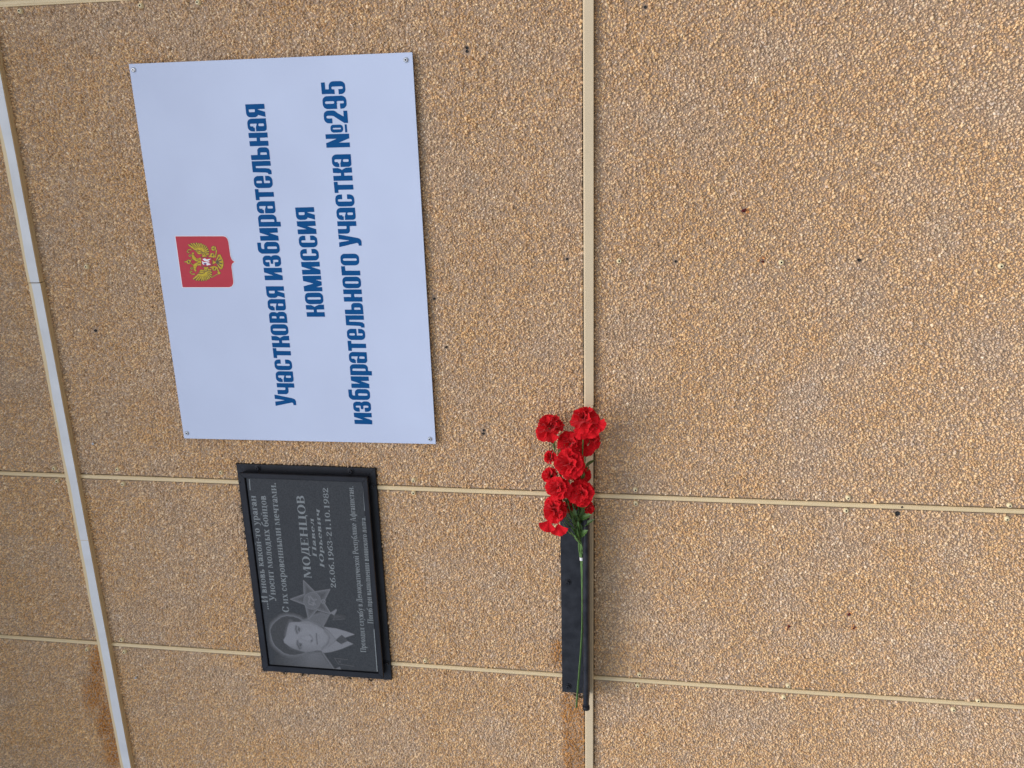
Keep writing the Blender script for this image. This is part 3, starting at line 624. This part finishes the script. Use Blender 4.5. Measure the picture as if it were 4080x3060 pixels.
F = mk(); eagle(F, 8); emblem('eagle_outline', F, M_DKP, shield, .0005)
F = mk(); eagle(F, -1); emblem('eagle', F, M_YEL, shield, .0007)
F = mk()
for k in (lambda p: p, mir):
    for i in range(len(wing_tips) - 1):
        a = [(wing_root[i][j] * .55 + wing_root[i + 1][j] * .55 - .1 * 780) if 0 else (wing_root[i][j] + wing_root[i + 1][j]) / 2 for j in (0, 1)]
        b = [(wing_tips[i][j] + wing_tips[i + 1][j]) / 2 for j in (0, 1)]
        F.add(F.seg(*k(a), *k(b), 4, 10))
    F.add(F.line([k(p) for p in ((600, 530), (690, 530), (760, 550), (810, 590), (860, 600), (905, 680))], 8))
    F.add(F.line([k(p) for p in ((640, 575), (720, 590), (790, 600), (850, 660))], 6))
    F.add(F.line([k(p) for p in ((640, 790), (720, 810), (770, 800))], 7)); F.add(F.el(*k((545, 660)), 10, 12)); F.add(F.el(*k((462, 682)), 20, 20)); F.add(F.el(*k((1085, 670)), 22, 30))
    F.add(F.line([k((1185, 850)), k((1270, 720))], 14)); F.add(F.line([k((1200, 850)), k((1330, 800))], 16))
F.add(F.el(425, 850, 26, 32)); F.add(F.line([(1060, 480), (1125, 480)], 8)); F.add(F.line([(1125, 420), (1125, 545)], 8))
emblem('eagle_feather_lines', F, M_DKP, shield, .0009)
F = mk(); F.add(F.rr(765, 722, 1085, 985, 12)); emblem('breast_shield', F, M_DRED, shield, .0011)
F = mk(); F.add(F.rr(785, 742, 1050, 962, 8)); emblem('breast_field', F, M_RED, shield, .0012)
F = mk(); F.add(F.poly([(805, 780), (870, 755), (930, 790), (1040, 765), (985, 815), (930, 835), (860, 830)])); F.add(F.line([(805, 850), (835, 880), (900, 865), (985, 850)], 15))
F.add(F.poly([(915, 880), (985, 890), (1040, 925), (940, 950), (970, 958), (915, 945)])); F.add(F.line([(810, 900), (850, 925)], 12)); emblem('rider', F, M_WPRINT, shield, .0013)
F = mk(); F.add(F.el(875, 905, 34, 24)); emblem('rider_cloak', F, material('navy_print', (.05, .04, .22), .5), shield, .0014)

# ------------------------------------------------------------ the memorial plaque
YF, YR, YG = -.0075, -.027, -.0225                                          # flange, rim and stone depths
fo = [at(*p, YF) for p in PLQ_PX]
plaque = empty('memorial_plaque', (fo[2] + fo[3]) / 2, 'black granite memorial plaque with engraved portrait in a black metal frame', 'plaque')
zt, zb = (fo[0].z + fo[3].z) / 2, (fo[1].z + fo[2].z) / 2; xl, xr_ = (fo[2].x + fo[3].x) / 2, (fo[0].x + fo[1].x) / 2
gq = [at(*p, YG) for p in ((980, 1903), (1452.7, 1917.4), (1504, 2682), (1069, 2648))]
gt, gb = (gq[0].z + gq[3].z) / 2, (gq[1].z + gq[2].z) / 2; gl, gr = (gq[2].x + gq[3].x) / 2, (gq[0].x + gq[1].x) / 2
def ring_band(rects, mat, parent, name, ridge=.0):
    """mitred frame: one mesh per side swept through nested rectangles (l, r, b, t, y)"""
    cs = [[Vector((l, y, t)), Vector((r, y, t)), Vector((r, y, b)), Vector((l, y, b))] for l, r, b, t, y in rects]
    for k in range(4):
        v = []; m = (k + 1) % 4
        for c in cs:
            d = (c[m] - c[k]).normalized() * .0004; v += [c[k] + d, c[m] - d]
        part(name, v, [(2 * i, 2 * i + 1, 2 * i + 3, 2 * i + 2) for i in range(len(cs) - 1)], mat, parent)
fl, rm = .018, .011
def inset(a): return (xl + a, xr_ - a, zb + a, zt - a)
il, ir, ib, it = gl, gr, gb, gt
ring_band([(*inset(0), .0), (*inset(0), YF), (*inset(.0012), YF - .0008), (*inset(fl), YF - .0008), (il - rm - .001, ir + rm + .001, ib - rm - .001, it + rm + .001, YR + .002),
           (il - rm, ir + rm, ib - rm, it + rm, YR), (il - .001, ir + .001, ib - .001, it + .001, YR), (il, ir, ib, it, YR + .001), (il, ir, ib, it, YG + .004)], M_BLK, plaque, 'frame_side')
gy = YG
st_ = slab('stone', [Vector((ir - .0008, 0, it - .0008)), Vector((ir - .0008, 0, ib + .0008)), Vector((il + .0008, 0, ib + .0008)), Vector((il + .0008, 0, it - .0008))], gy, gy + .012, M_GRAN, plaque, .0012)
YT = gy - .00035
c7 = lambda x, y: (900 + x * .5728, 1800 + y * .5728)
for txt, a, b, xh, sl in [('...И вновь какой-то ураган', (299, 1098), (207, 303), 31, 0), ('Уносит молодых бойцов', (351, 1042), (277, 303), 33, 0), ('С их сокровенными мечтами.', (441, 1118), (346, 213), 33, 0),
                          ('МОДЕНЦОВ', (597, 880), (543, 300), 37, 0), ('Павел', (634, 735), (609, 462), 20, .30), ('Юрьевич', (686, 808), (651, 400), 21, .30), ('26.06.1963-21.10.1982', (766, 948), (709, 247), 28, 0),
                          ('Проходил службу в Демократической Республике Афганистан.', (976, 1396), (886, 238), 27.5, 0), ('Погиб при выполнении воинского долга.', (1026, 1196), (973, 448), 27.5, 0)]:
    text_line('engraved_text', txt, c7(*a), c7(*b), xh * .5728, M_ENG, plaque, 's', YT, sl)
for a, b in [((163, 190), (169, 268)), ((954, 212), (966, 410)), ((1030, 1235), (1053, 1530))]:
    p, q = at(*c7(*a), YT), at(*c7(*b), YT); w = .0011
    part('engraved_rule', [p + Vector((0, 0, w)), p - Vector((0, 0, w)), q - Vector((0, 0, w)), q + Vector((0, 0, w))], [(0, 1, 2, 3)], M_ENG, plaque)
# portrait and star: a stippled engraving, tones laid on a fine grid
F = Field(350, 1730, 15, 1480, 8); X, Y = F.X, F.Y
def soft(d, w): return np.clip(.5 - d / (2 * w), 0, 1)
base = np.array([.038, .0395, .041]); lum = np.zeros(X.shape)
def lay(mask, val):
    global lum
    lum = lum * (1 - mask) + val * mask
hair = F.poly([(900, 700), (830, 650), (740, 622), (640, 612), (560, 630), (480, 690), (420, 750), (390, 820), (390, 880), (408, 950), (420, 1000), (450, 1060), (520, 1130), (600, 1190), (680, 1215), (760, 1222), (860, 1205), (930, 1185), (930, 900)])
face = F.poly([(905, 692), (850, 703), (720, 705), (680, 720), (655, 790), (640, 860), (630, 920), (590, 985), (602, 1030), (680, 1085), (760, 1130), (850, 1155), (930, 1177), (1030, 1170), (1100, 1152), (1180, 1155), (1235, 1105), (1290, 1035), (1312, 960), (1300, 900), (1260, 850), (1200, 800), (1130, 760), (1050, 718), (980, 688)])
lay(np.clip(1 - hair / 75, 0, 1) ** 1.4 * (hair > 0) * np.clip((1150 - X) / 200, 0, 1), .52)
bgl = F.poly([(900, 1195), (1180, 1160), (1270, 1290), (1392, 1452), (1300, 1480), (350, 1400), (350, 1230), (600, 1210)]); lay(soft(bgl, 30) * np.clip((X - 420) / 600, 0, 1), .30 + .12 * np.clip(1 - np.hypot(X - 1050, Y - 1190) / 250, 0, 1))
bgu = F.poly([(880, 690), (980, 690), (1130, 765), (1212, 778), (1312, 585), (1180, 545), (1020, 600)]); lay(soft(bgu, 18), .36 + .10 * np.clip(1 - np.abs(bgu) / 40, 0, 1))
lay(soft(F.line([(1205, 1185), (1290, 1310), (1392, 1455)], 7), 8), .55); lay(soft(F.line([(1212, 775), (1312, 585)], 6), 8), .55)
lay(soft(hair, 5), .05)
shade = .80 - .16 * np.clip((Y - 1000) / 170, 0, 1) - .10 * np.clip((760 - Y) / 60, 0, 1) - .12 * np.clip((X - 1180) / 130, 0, 1) + .06 * np.exp(-((X - 960) ** 2 + (Y - 940) ** 2) / 9000)
neck = F.poly([(1200, 780), (1260, 850), (1310, 960), (1290, 1040), (1185, 1150), (1205, 1187), (1330, 1085), (1425, 990), (1400, 950), (1320, 860)]); lay(soft(neck, 6), .62)
lay(soft(F.poly([(1215, 778), (1420, 805), (1560, 845), (1715, 900), (1555, 952), (1505, 908), (1420, 980), (1310, 850)]), 5), .72)
lay(soft(F.poly([(1190, 1160), (1230, 1190), (1330, 1180), (1500, 1130), (1692, 1050), (1590, 1000), (1500, 1052), (1418, 1000), (1300, 1092)]), 5), .68)
lay(soft(F.poly([(1418, 978), (1508, 908), (1562, 950), (1605, 1002), (1500, 1052)]), 6), .10)
lay(soft(F.line([(1310, 855), (1420, 985), (1300, 1092)], 4), 5), .40)
lay(soft(face, 6), shade)
for pts, r, w, v, k in [([(700, 700), (660, 800), (640, 900)], 14, 40, .66, .6), ([(720, 1095), (880, 1150), (1040, 1165)], 16, 34, .46, .7), ([(880, 700), (1040, 722), (1180, 792)], 12, 26, .50, .8),
                        ([(880, 800), (960, 780), (1040, 800)], 10, 50, .66, .5), ([(900, 1100), (1020, 1120), (1140, 1100)], 10, 50, .56, .6), ([(870, 930), (960, 905), (1000, 910)], 8, 26, .62, .7),
                        ([(850, 960), (930, 1000), (1000, 1010)], 8, 26, .56, .6), ([(790, 772), (786, 820), (806, 878)], 14, 14, .16, 1), ([(812, 1002), (806, 1050), (846, 1122)], 14, 14, .16, 1),
                        ([(826, 780), (846, 812), (840, 858)], 7, 9, .20, 1), ([(832, 1034), (858, 1072), (872, 1118)], 7, 9, .20, 1), ([(862, 790), (876, 815), (868, 850)], 5, 12, .5, .7), ([(886, 1040), (892, 1072), (892, 1100)], 5, 12, .48, .7),
                        ([(1005, 908), (1046, 950), (1050, 985), (1024, 1020)], 7, 14, .34, .9), ([(1108, 886), (1112, 960), (1123, 1050)], 7, 8, .12, 1), ([(1090, 920), (1096, 1000)], 6, 18, .58, .6), ([(1150, 915), (1158, 1015)], 8, 26, .58, .7),
                        ([(1210, 880), (1225, 1030)], 14, 50, .70, .5), ([(1240, 850), (1300, 905), (1310, 960), (1284, 1040), (1200, 1120)], 9, 18, .34, .9)]:
    lay(soft(F.line(pts, r), w) * k, v)
lay(soft(F.el(834, 820, 18, 24), 8), .10); lay(soft(F.el(858, 1060, 20, 24), 8), .10); lay(soft(F.el(1036, 998, 12, 16), 8), .20); lay(soft(F.el(1030, 940, 8, 9), 8) * .6, .34); lay(soft(F.el(838, 818, 5, 5), 4), .8); lay(soft(F.el(852, 1053, 5, 5), 4), .8)
lay(soft(F.el(1000, 955, 36, 20), 24) * .5, .92); lay(soft(F.el(720, 960, 60, 90), 70) * .35, .90)
lay(soft(F.poly([(1385, 1450), (1478, 1408), (1505, 1470), (1420, 1480)]), 6) * .9, .55); lay(soft(F.poly([(1325, 560), (1420, 498), (1432, 520), (1390, 602)]), 6), .58)
for pts in ([(1395, 1275), (1600, 1296)], [(1395, 1275), (1455, 1365), (1700, 1402)], [(1455, 1312), (1492, 1345)], [(1490, 1310), (1460, 1348)], [(1360, 672), (1560, 656)], [(1400, 610), (1380, 665)]): lay(soft(F.line(pts, 3), 4) * .8, .40)
lay(soft(F.el(1450, 620, 70, 22), 25) * .5, .25)
tips = [(905, 50), (1322, 190), (1335, 575), (985, 658), (700, 345)]; inn = [(1082, 228), (1222, 390), (1118, 512), (932, 432), (915, 268)]
star = [p for t_, i_ in zip(tips, inn) for p in (t_, i_)]
ds = F.poly(star); lay(soft(ds, 6), .16 + .18 * np.clip(1 + ds / 55, 0, 1)); lay(soft(np.abs(ds) - 7, 5), .55); lay(soft(np.abs(ds + 22) - 3, 4) * .7, .40)
dc = F.el(1042, 370, 132, 132); lay(soft(dc, 6), .34); lay(soft(np.abs(dc) - 6, 5), .52); lay(soft(np.abs(dc + 26) - 3, 4), .46)
for pts in ([(985, 300), (1000, 345), (980, 400)], [(1010, 300), (1060, 360), (1110, 350)], [(1040, 400), (1095, 430)], [(990, 420), (1060, 440), (1075, 380)]): lay(soft(F.line(pts, 9), 8), .62)
lay(soft(np.abs(F.el(1218, 382, 30, 30)) - 6, 5), .62)
edge = np.minimum.reduce([X - 350, 1730 - X, Y - 15, 1480 - Y]); lum *= np.clip(edge / 30, 0, 1)
lum = np.clip(lum + rng.normal(0, .035, lum.shape) * (lum > .04), 0, 1)
pw = lambda x, y: at(980 + x * .25316, 2300 + y * .25316, YT + .00008)
ny, nx = X.shape
in_x = [pw(*p).x for p in ((350, 1480), (1730, 1480))]
V = []
for yy, xx in zip(Y.ravel(), X.ravel()):
    p = pw(xx, yy); p.x = max(p.x, il + .0022); V.append(p)
Fc = [(i * nx + j, (i + 1) * nx + j, (i + 1) * nx + j + 1, i * nx + j + 1) for i in range(ny - 1) for j in range(nx - 1)]
Fc = [f for f in Fc if max(lum.ravel()[list(f)]) > .02]
used = sorted({i for f in Fc for i in f}); re_ = {k: i for i, k in enumerate(used)}
V = [V[i] for i in used]; Fc = [tuple(re_[i] for i in f) for f in Fc]
Fc = [f for f in Fc if abs((V[f[1]] - V[f[0]]).x) > 1e-6]
po = part('engraved_portrait', V, face_front(V, Fc), M_PORT, plaque)
a_ = po.data.attributes.new('tone', 'FLOAT_COLOR', 'POINT'); L_ = lum.ravel()[used][:, None]
cc = np.ones((len(V), 4), np.float32); cc[:, :3] = base + L_ * np.array([.215, .22, .24]); a_.data.foreach_set('color', cc.ravel())
v, f = turned([(.0075, 0), (.0075, .0012), (.0046, .0016), (.0046, .0042), (.0038, .0054), (.0022, .0054), (.0018, .0035), (.0002, .0034)], 12)
bolt = mesh('frame_bolt', v, f, M_BLK)
for px, py in [(1027, 1860), (1397, 1871.6), (955.6, 1917), (1484, 1937), (1047.8, 2612), (1547, 2643), (1140.6, 2672), (1470, 2700)]:
    p = at(px, py, YF - .0008); p.x = min(max(p.x, xl + .008), xr_ - .008); p.z = min(max(p.z, zb + .008), zt - .008)
    o = link('frame_bolt', bolt, plaque); o.location = p - plaque.location

# ------------------------------------------------------------ the flower shelf
SY, LD = -.0165, -.067                                                      # back plate face, lip depth
sx0 = at(2300, 2761, SY).x; sx1 = at(2300, 2025, SY).x; sz1 = at(2237, 2480, SY).z
lz0, lz1 = at(2347, 2600, LD).z, at(2322.5, 2600, LD).z
shelf = empty('flower_shelf', ((sx0 + sx1) / 2, SY, lz0), 'narrow black metal shelf under the plaque holding the carnations', 'shelf')
bm = box(sx0, sx1, SY, SY + .0025, lz0 + .002, sz1, .0004)
bpart('back_plate', bm, M_BLK2, shelf)
for zz in (sz1 - .006,):
    bpart('top_fold', box(sx0 + .0005, sx1 - .0005, SY + .0026, -.001, sz1 - .0025, sz1 - .0004), M_BLK2, shelf)
bpart('tray', box(sx0, sx1, LD + .004, SY - .0003, lz0 + .0018, lz0 + .0042, .0004), M_BLK2, shelf)
lc = (lz0 + lz1) / 2; lr = (lz1 - lz0) / 2
N = 14; pts = [(sx0 + (sx1 - sx0) * i / N, LD + random.uniform(-.0004, .0004), lc + random.uniform(-.0003, .0003)) for i in range(N + 1)]
v, f = tube(pts, lr, 12); part('lip', v, f, M_BLK2, shelf, True)
v, f = tube([(sx0 - .0035, LD, lc), (sx0 - .003, LD, lc), (sx0 + .005, LD, lc)], [lr * .95, lr * 1.25, lr * 1.2], 12); part('lip_end_cap', v, f, M_BLK, shelf, True)
sb = mesh('shelf_bolt', *turned([(.0085, 0), (.0085, .001), (.005, .0014), (.005, .0036), (.004, .0046), (.0024, .0046), (.002, .003), (.0002, .0029)], 12), M_BLK)
for px, py in [(2264, 2735), (2262, 2320)]:
    o = link('shelf_bolt', sb, shelf); o.location = at(px, py, SY) - shelf.location

# ------------------------------------------------------------ red carnations lying on the shelf
def petal_mesh(seed):
    r = random.Random(seed); na, nr = 22, 8; v, f = [], []
    ph, fr, am = r.uniform(0, 6), r.uniform(5.5, 8.5), r.uniform(.07, .13); ph2 = r.uniform(0, 6); half = r.uniform(.78, 1.02); curl = r.uniform(.0, .22); rip = r.uniform(.025, .045)
    ser = [r.uniform(-.055, .0) if i % 2 else r.uniform(.0, .05) for i in range(na + 1)]
    for j in range(nr + 1):
        t = j / nr
        for i in range(na + 1):
            a = (i / na) * 2 - 1; an = a * half * (.42 + .58 * t ** .6); rad = t * (1 - .13 * a * a)
            if j == nr: rad += ser[i]
            elif j == nr - 1: rad += ser[i] * .3
            z = am * t ** 2.2 * math.sin(fr * a + ph) + rip * t ** 4 * math.sin(fr * 2.7 * a + ph2) + .10 * a * a * t - curl * t ** 2.5 + .05 * t
            v.append((rad * math.cos(an), rad * math.sin(an), z))
    w = na + 1
    for j in range(nr):
        for i in range(na): f.append((j * w + i, j * w + i + 1, (j + 1) * w + i + 1, (j + 1) * w + i))
    return mesh('petal', v, f, M_PETAL, True)
PETALS = [petal_mesh(s) for s in range(9)]
def leaf_pts(base, d, side, n, L, wd, holly=False, seed=0):
    """a leaf as a folded, slightly drooping blade"""
    r = random.Random(seed); base, d = Vector(base), Vector(d).normalized(); side = (Vector(side) - d * Vector(side).dot(d)).normalized(); nn = d.cross(side); v, f = [], []
    for i in range(n + 1):
        t = i / n; w = wd * math.sin(math.pi * min(1, t * .93 + .07)) ** .8
        if holly and 0 < i < n: w *= 1.22 if i % 2 else .82
        if i == n: w = .0002
        c = base + d * (L * t) + nn * (-.18 * L * t * t)
        v += [c + side * w + nn * (w * .35), c, c - side * w + nn * (w * .35)]
    for i in range(n):
        for k in (0, 1): f.append((i * 3 + k, i * 3 + k + 1, i * 3 + k + 4, i * 3 + k + 3))
    return v, f
c8 = lambda x, y, Y: at(2080 + x * .3617, 1580 + y * .3617, Y)
GATHER = at(2310, 2163, -.062); TIE = at(2316.5, 2226, -.066)
# crop x, crop y, depth, radius(px), facing, petals, label
BL = [(300, 330, -.060, 172, (.90, -.38, .22), 27, 'open red carnation on a bare curved stem nearest the white sign', (340, 520)),
      (678, 232, -.085, 168, (.84, -.52, .12), 27, 'large red carnation covering the beige trim at the top of the bunch', (675, 420)),
      (535, 500, -.062, 158, (.86, -.46, .10), 25, 'dark shaded red carnation in the middle, under the two topmost blooms', (560, 640)),
      (765, 470, -.050, 118, (.55, -.55, -.50), 22, 'small shaded red carnation with hanging petals right of the beige trim', (700, 600)),
      (300, 668, -.058, 92, (.25, -.45, .85), 15, 'half opened red carnation bud standing out on the left', (380, 720)),
      (510, 742, -.105, 178, (.22, -.96, .10), 29, 'full round red carnation facing forward in the centre of the bunch', (520, 940)),
      (300, 865, -.068, 112, (.10, -.65, .70), 20, 'red carnation half hidden on the left behind the round central bloom', (420, 980)),
      (388, 1005, -.100, 150, (.25, -.88, .38), 27, 'ruffled red carnation on the left, directly below the round central bloom', (500, 1150)),
      (668, 862, -.056, 112, (.30, -.75, -.35), 20, 'deep shaded red carnation tucked behind the central bloom on the right', (650, 1000)),
      (655, 1062, -.090, 158, (.45, -.85, -.10), 27, 'open red carnation with layered petals above the green leaves', (620, 1230)),
      (350, 1255, -.098, 160, (-.05, -.94, .34), 28, 'lowest red carnation on the left with one petal dangling over the shelf', (470, 1330)),
      (535, 1215, -.060, 88, (.05, -.80, .05), 16, 'small dark red carnation between the two lowest front blooms', (560, 1300)),
      (735, 1235, -.060, 82, (-.15, -.75, -.55), 16, 'small dark red carnation lowest on the right above serrated leaves', (660, 1320))]
stem_end = [at(2296, 2818, -.062), at(2322.8, 2785, -.058), at(2325, 2470, -.064), at(2322, 2300, -.064)]
for idx, (bx, by, Yd, rp, ax, npet, lab, via) in enumerate(BL):
    c = c8(bx, by, Yd); rad = rp * .3617 * (DIST + Yd) / FOC * 1.0; axis = Vector(ax).normalized()
    base = c - axis * rad * .55
    car = empty('carnation', base, lab, 'flower', 'red artificial carnations on the shelf')
    q = axis.to_track_quat('Z', 'Y'); k = 0
    npet = round(npet * .74); n1 = max(5, round(npet * .32)); n2 = max(4, round(npet * .28)); n3 = max(3, round(npet * .22)); n4 = max(2, npet - n1 - n2 - n3)
    for n, el, sc, off in ((n1, 2, 1.06, .0), (n2, 27, 1.0, .06), (n3, 50, .92, .10), (n4, 74, .84, .10)):
        ph = random.uniform(0, 6)
        for i in range(n):
            a = ph + 2 * math.pi * i / n + random.uniform(-.34, .34); e = math.radians(el + random.uniform(-17, 15))
            o = bpy.data.objects.new('petal', PETALS[(idx * 5 + k * 2 + i) % 9]); COL.objects.link(o); o.parent = car
            R3 = Matrix.Rotation(a, 4, 'Z') @ Matrix.Rotation(-e, 4, 'Y') @ Matrix.Rotation(random.uniform(-.35, .35), 4, 'X')
            s_ = rad * sc * random.uniform(.82, 1.12)
            o.matrix_local = Matrix.Translation(axis * rad * (.30 + off)) @ q.to_matrix().to_4x4() @ R3 @ Matrix.Scale(s_, 4); k += 1
    if idx in (1, 3, 10):                                                  # petals that hang loose
        hang = {1: [(655, 330, (-.9, -.35, .1)), (745, 320, (-.8, -.4, -.35)), (800, 270, (-.35, -.4, -.75))], 3: [(705, 520, (-.85, -.35, -.1))], 10: [(395, 1390, (-.92, -.3, -.25)), (300, 1350, (-.8, -.5, .25))]}[idx]
        for hx, hy, hd in hang:
            o = bpy.data.objects.new('petal', PETALS[(hx + hy) % 9]); COL.objects.link(o); o.parent = car
            d = Vector(hd).normalized(); zx = Vector((0, -1, 0)); yy = zx.cross(d).normalized(); zx = d.cross(yy)
            o.matrix_local = Matrix.Translation(c8(hx, hy, Yd - .004) - base) @ Matrix((d, yy, zx)).transposed().to_4x4() @ Matrix.Scale(.027 if idx != 10 else .028, 4)
    # calyx, stem, leaves
    v, f = tube([base - axis * rad * .55, base - axis * rad * .25, base + axis * rad * .1, base + axis * rad * .4], [.0016, .0046, .0062, .0072], 9); part('calyx', v, f, M_LEAF, car, True)
    vp = c8(via[0], via[1], Yd * .6 - .02); jit = lambda s: Vector((random.uniform(-s, s), random.uniform(-s, s), random.uniform(-s, s)))
    e0 = stem_end[idx % 4 if idx < 9 else 3] + jit(.0022)
    path = spline([base - axis * rad * .45, vp, GATHER + jit(.0032), TIE + jit(.0016), TIE * .55 + e0 * .45 + Vector((0, 0, -.004 if idx % 4 != 0 else -.007)) + jit(.001), e0], 7)
    v, f = tube(path, .00135, 6); part('stem', v, f, M_STEM, car, True)
    p = path[7]; dirn = (path[5] - path[9]).normalized()
    for s_ in ((1,) if idx % 2 else (1, -1)):
        sd_ = Vector((random.uniform(-.3, .3), -.5, s_ * random.uniform(.6, 1)))
        v, f = leaf_pts(p, dirn * .8 + sd_ * .6, sd_.cross(dirn), 7, random.uniform(.022, .034), .0042, False, idx); part('leaf', v, f, M_LEAF, car, True)
    for j in range(2):                                                     # narrow bract leaves where the stalks fan out
        t_ = path[9 + 2 * j + idx % 3]; dr_ = (path[7 + 2 * j] - path[11 + 2 * j]).normalized()
        sd_ = Vector((random.uniform(-.1, .5), random.uniform(-.9, -.1), random.uniform(-1, 1))).normalized()
        v, f = leaf_pts(t_, dr_ + sd_ * .75, sd_.cross(dr_), 7, random.uniform(.022, .036), random.uniform(.0032, .0052), True, idx + j); part('leaf', v, f, M_LEAF, car, False)
    if idx in (5, 7, 9, 10, 11, 12):                                       # serrated leaves where the stems part
        spec = {5: [((630, 1470), (610, 1400), 'h')], 7: [((600, 1560), (430, 1430), 'l'), ((650, 1620), (570, 1550), 'h')], 9: [((645, 1540), (700, 1480), 'h'), ((655, 1440), (765, 1355), 'l')], 10: [((640, 1590), (590, 1480), 'h'), ((560, 1400), (470, 1330), 'l')],
                11: [((640, 1380), (560, 1230), 'l'), ((620, 1450), (520, 1290), 'l'), ((650, 1230), (700, 1190), 'h')], 12: [((650, 1350), (740, 1300), 'h'), ((640, 1480), (590, 1260), 'l')]}[idx]
        for (x0, y0), (x1, y1), kd in spec:
            a, b = c8(x0, y0, -.068), c8(x1, y1, -.080); d = b - a
            v, f = leaf_pts(a, d, Vector((0, -1, 0)).cross(d) + Vector((0, .3, .2)), 9, d.length * 1.1, .0062 if kd == 'h' else .0048, True, idx); part('leaf', v, f, M_STEM if kd == 'h' else M_LEAF, car, False)
    if idx in (0, 2, 3):
        spec = {0: ((372, 600), (340, 440)), 2: ((400, 620), (455, 520)), 3: ((690, 790), (770, 690))}[idx]
        a, b = c8(*spec[0], -.05), c8(*spec[1], -.075); d = b - a
        v, f = leaf_pts(a, d, Vector((0, -1, 0)).cross(d) + Vector((0, .5, .1)), 8, d.length, .0050, False, 1); part('leaf', v, f, M_LEAF, car, True)
td = (at(2318, 2260, -.066) - TIE).normalized()
v, f = tube([TIE - td * .0036, TIE - td * .0034, TIE + td * .0034, TIE + td * .0036], [.0034, .0039, .0039, .0034], 10)
tp = part('stem_tape', v, f, M_TAPE); tag(tp, 'scrap of white tape wrapped round the carnation stems above the shelf lip', 'tape')
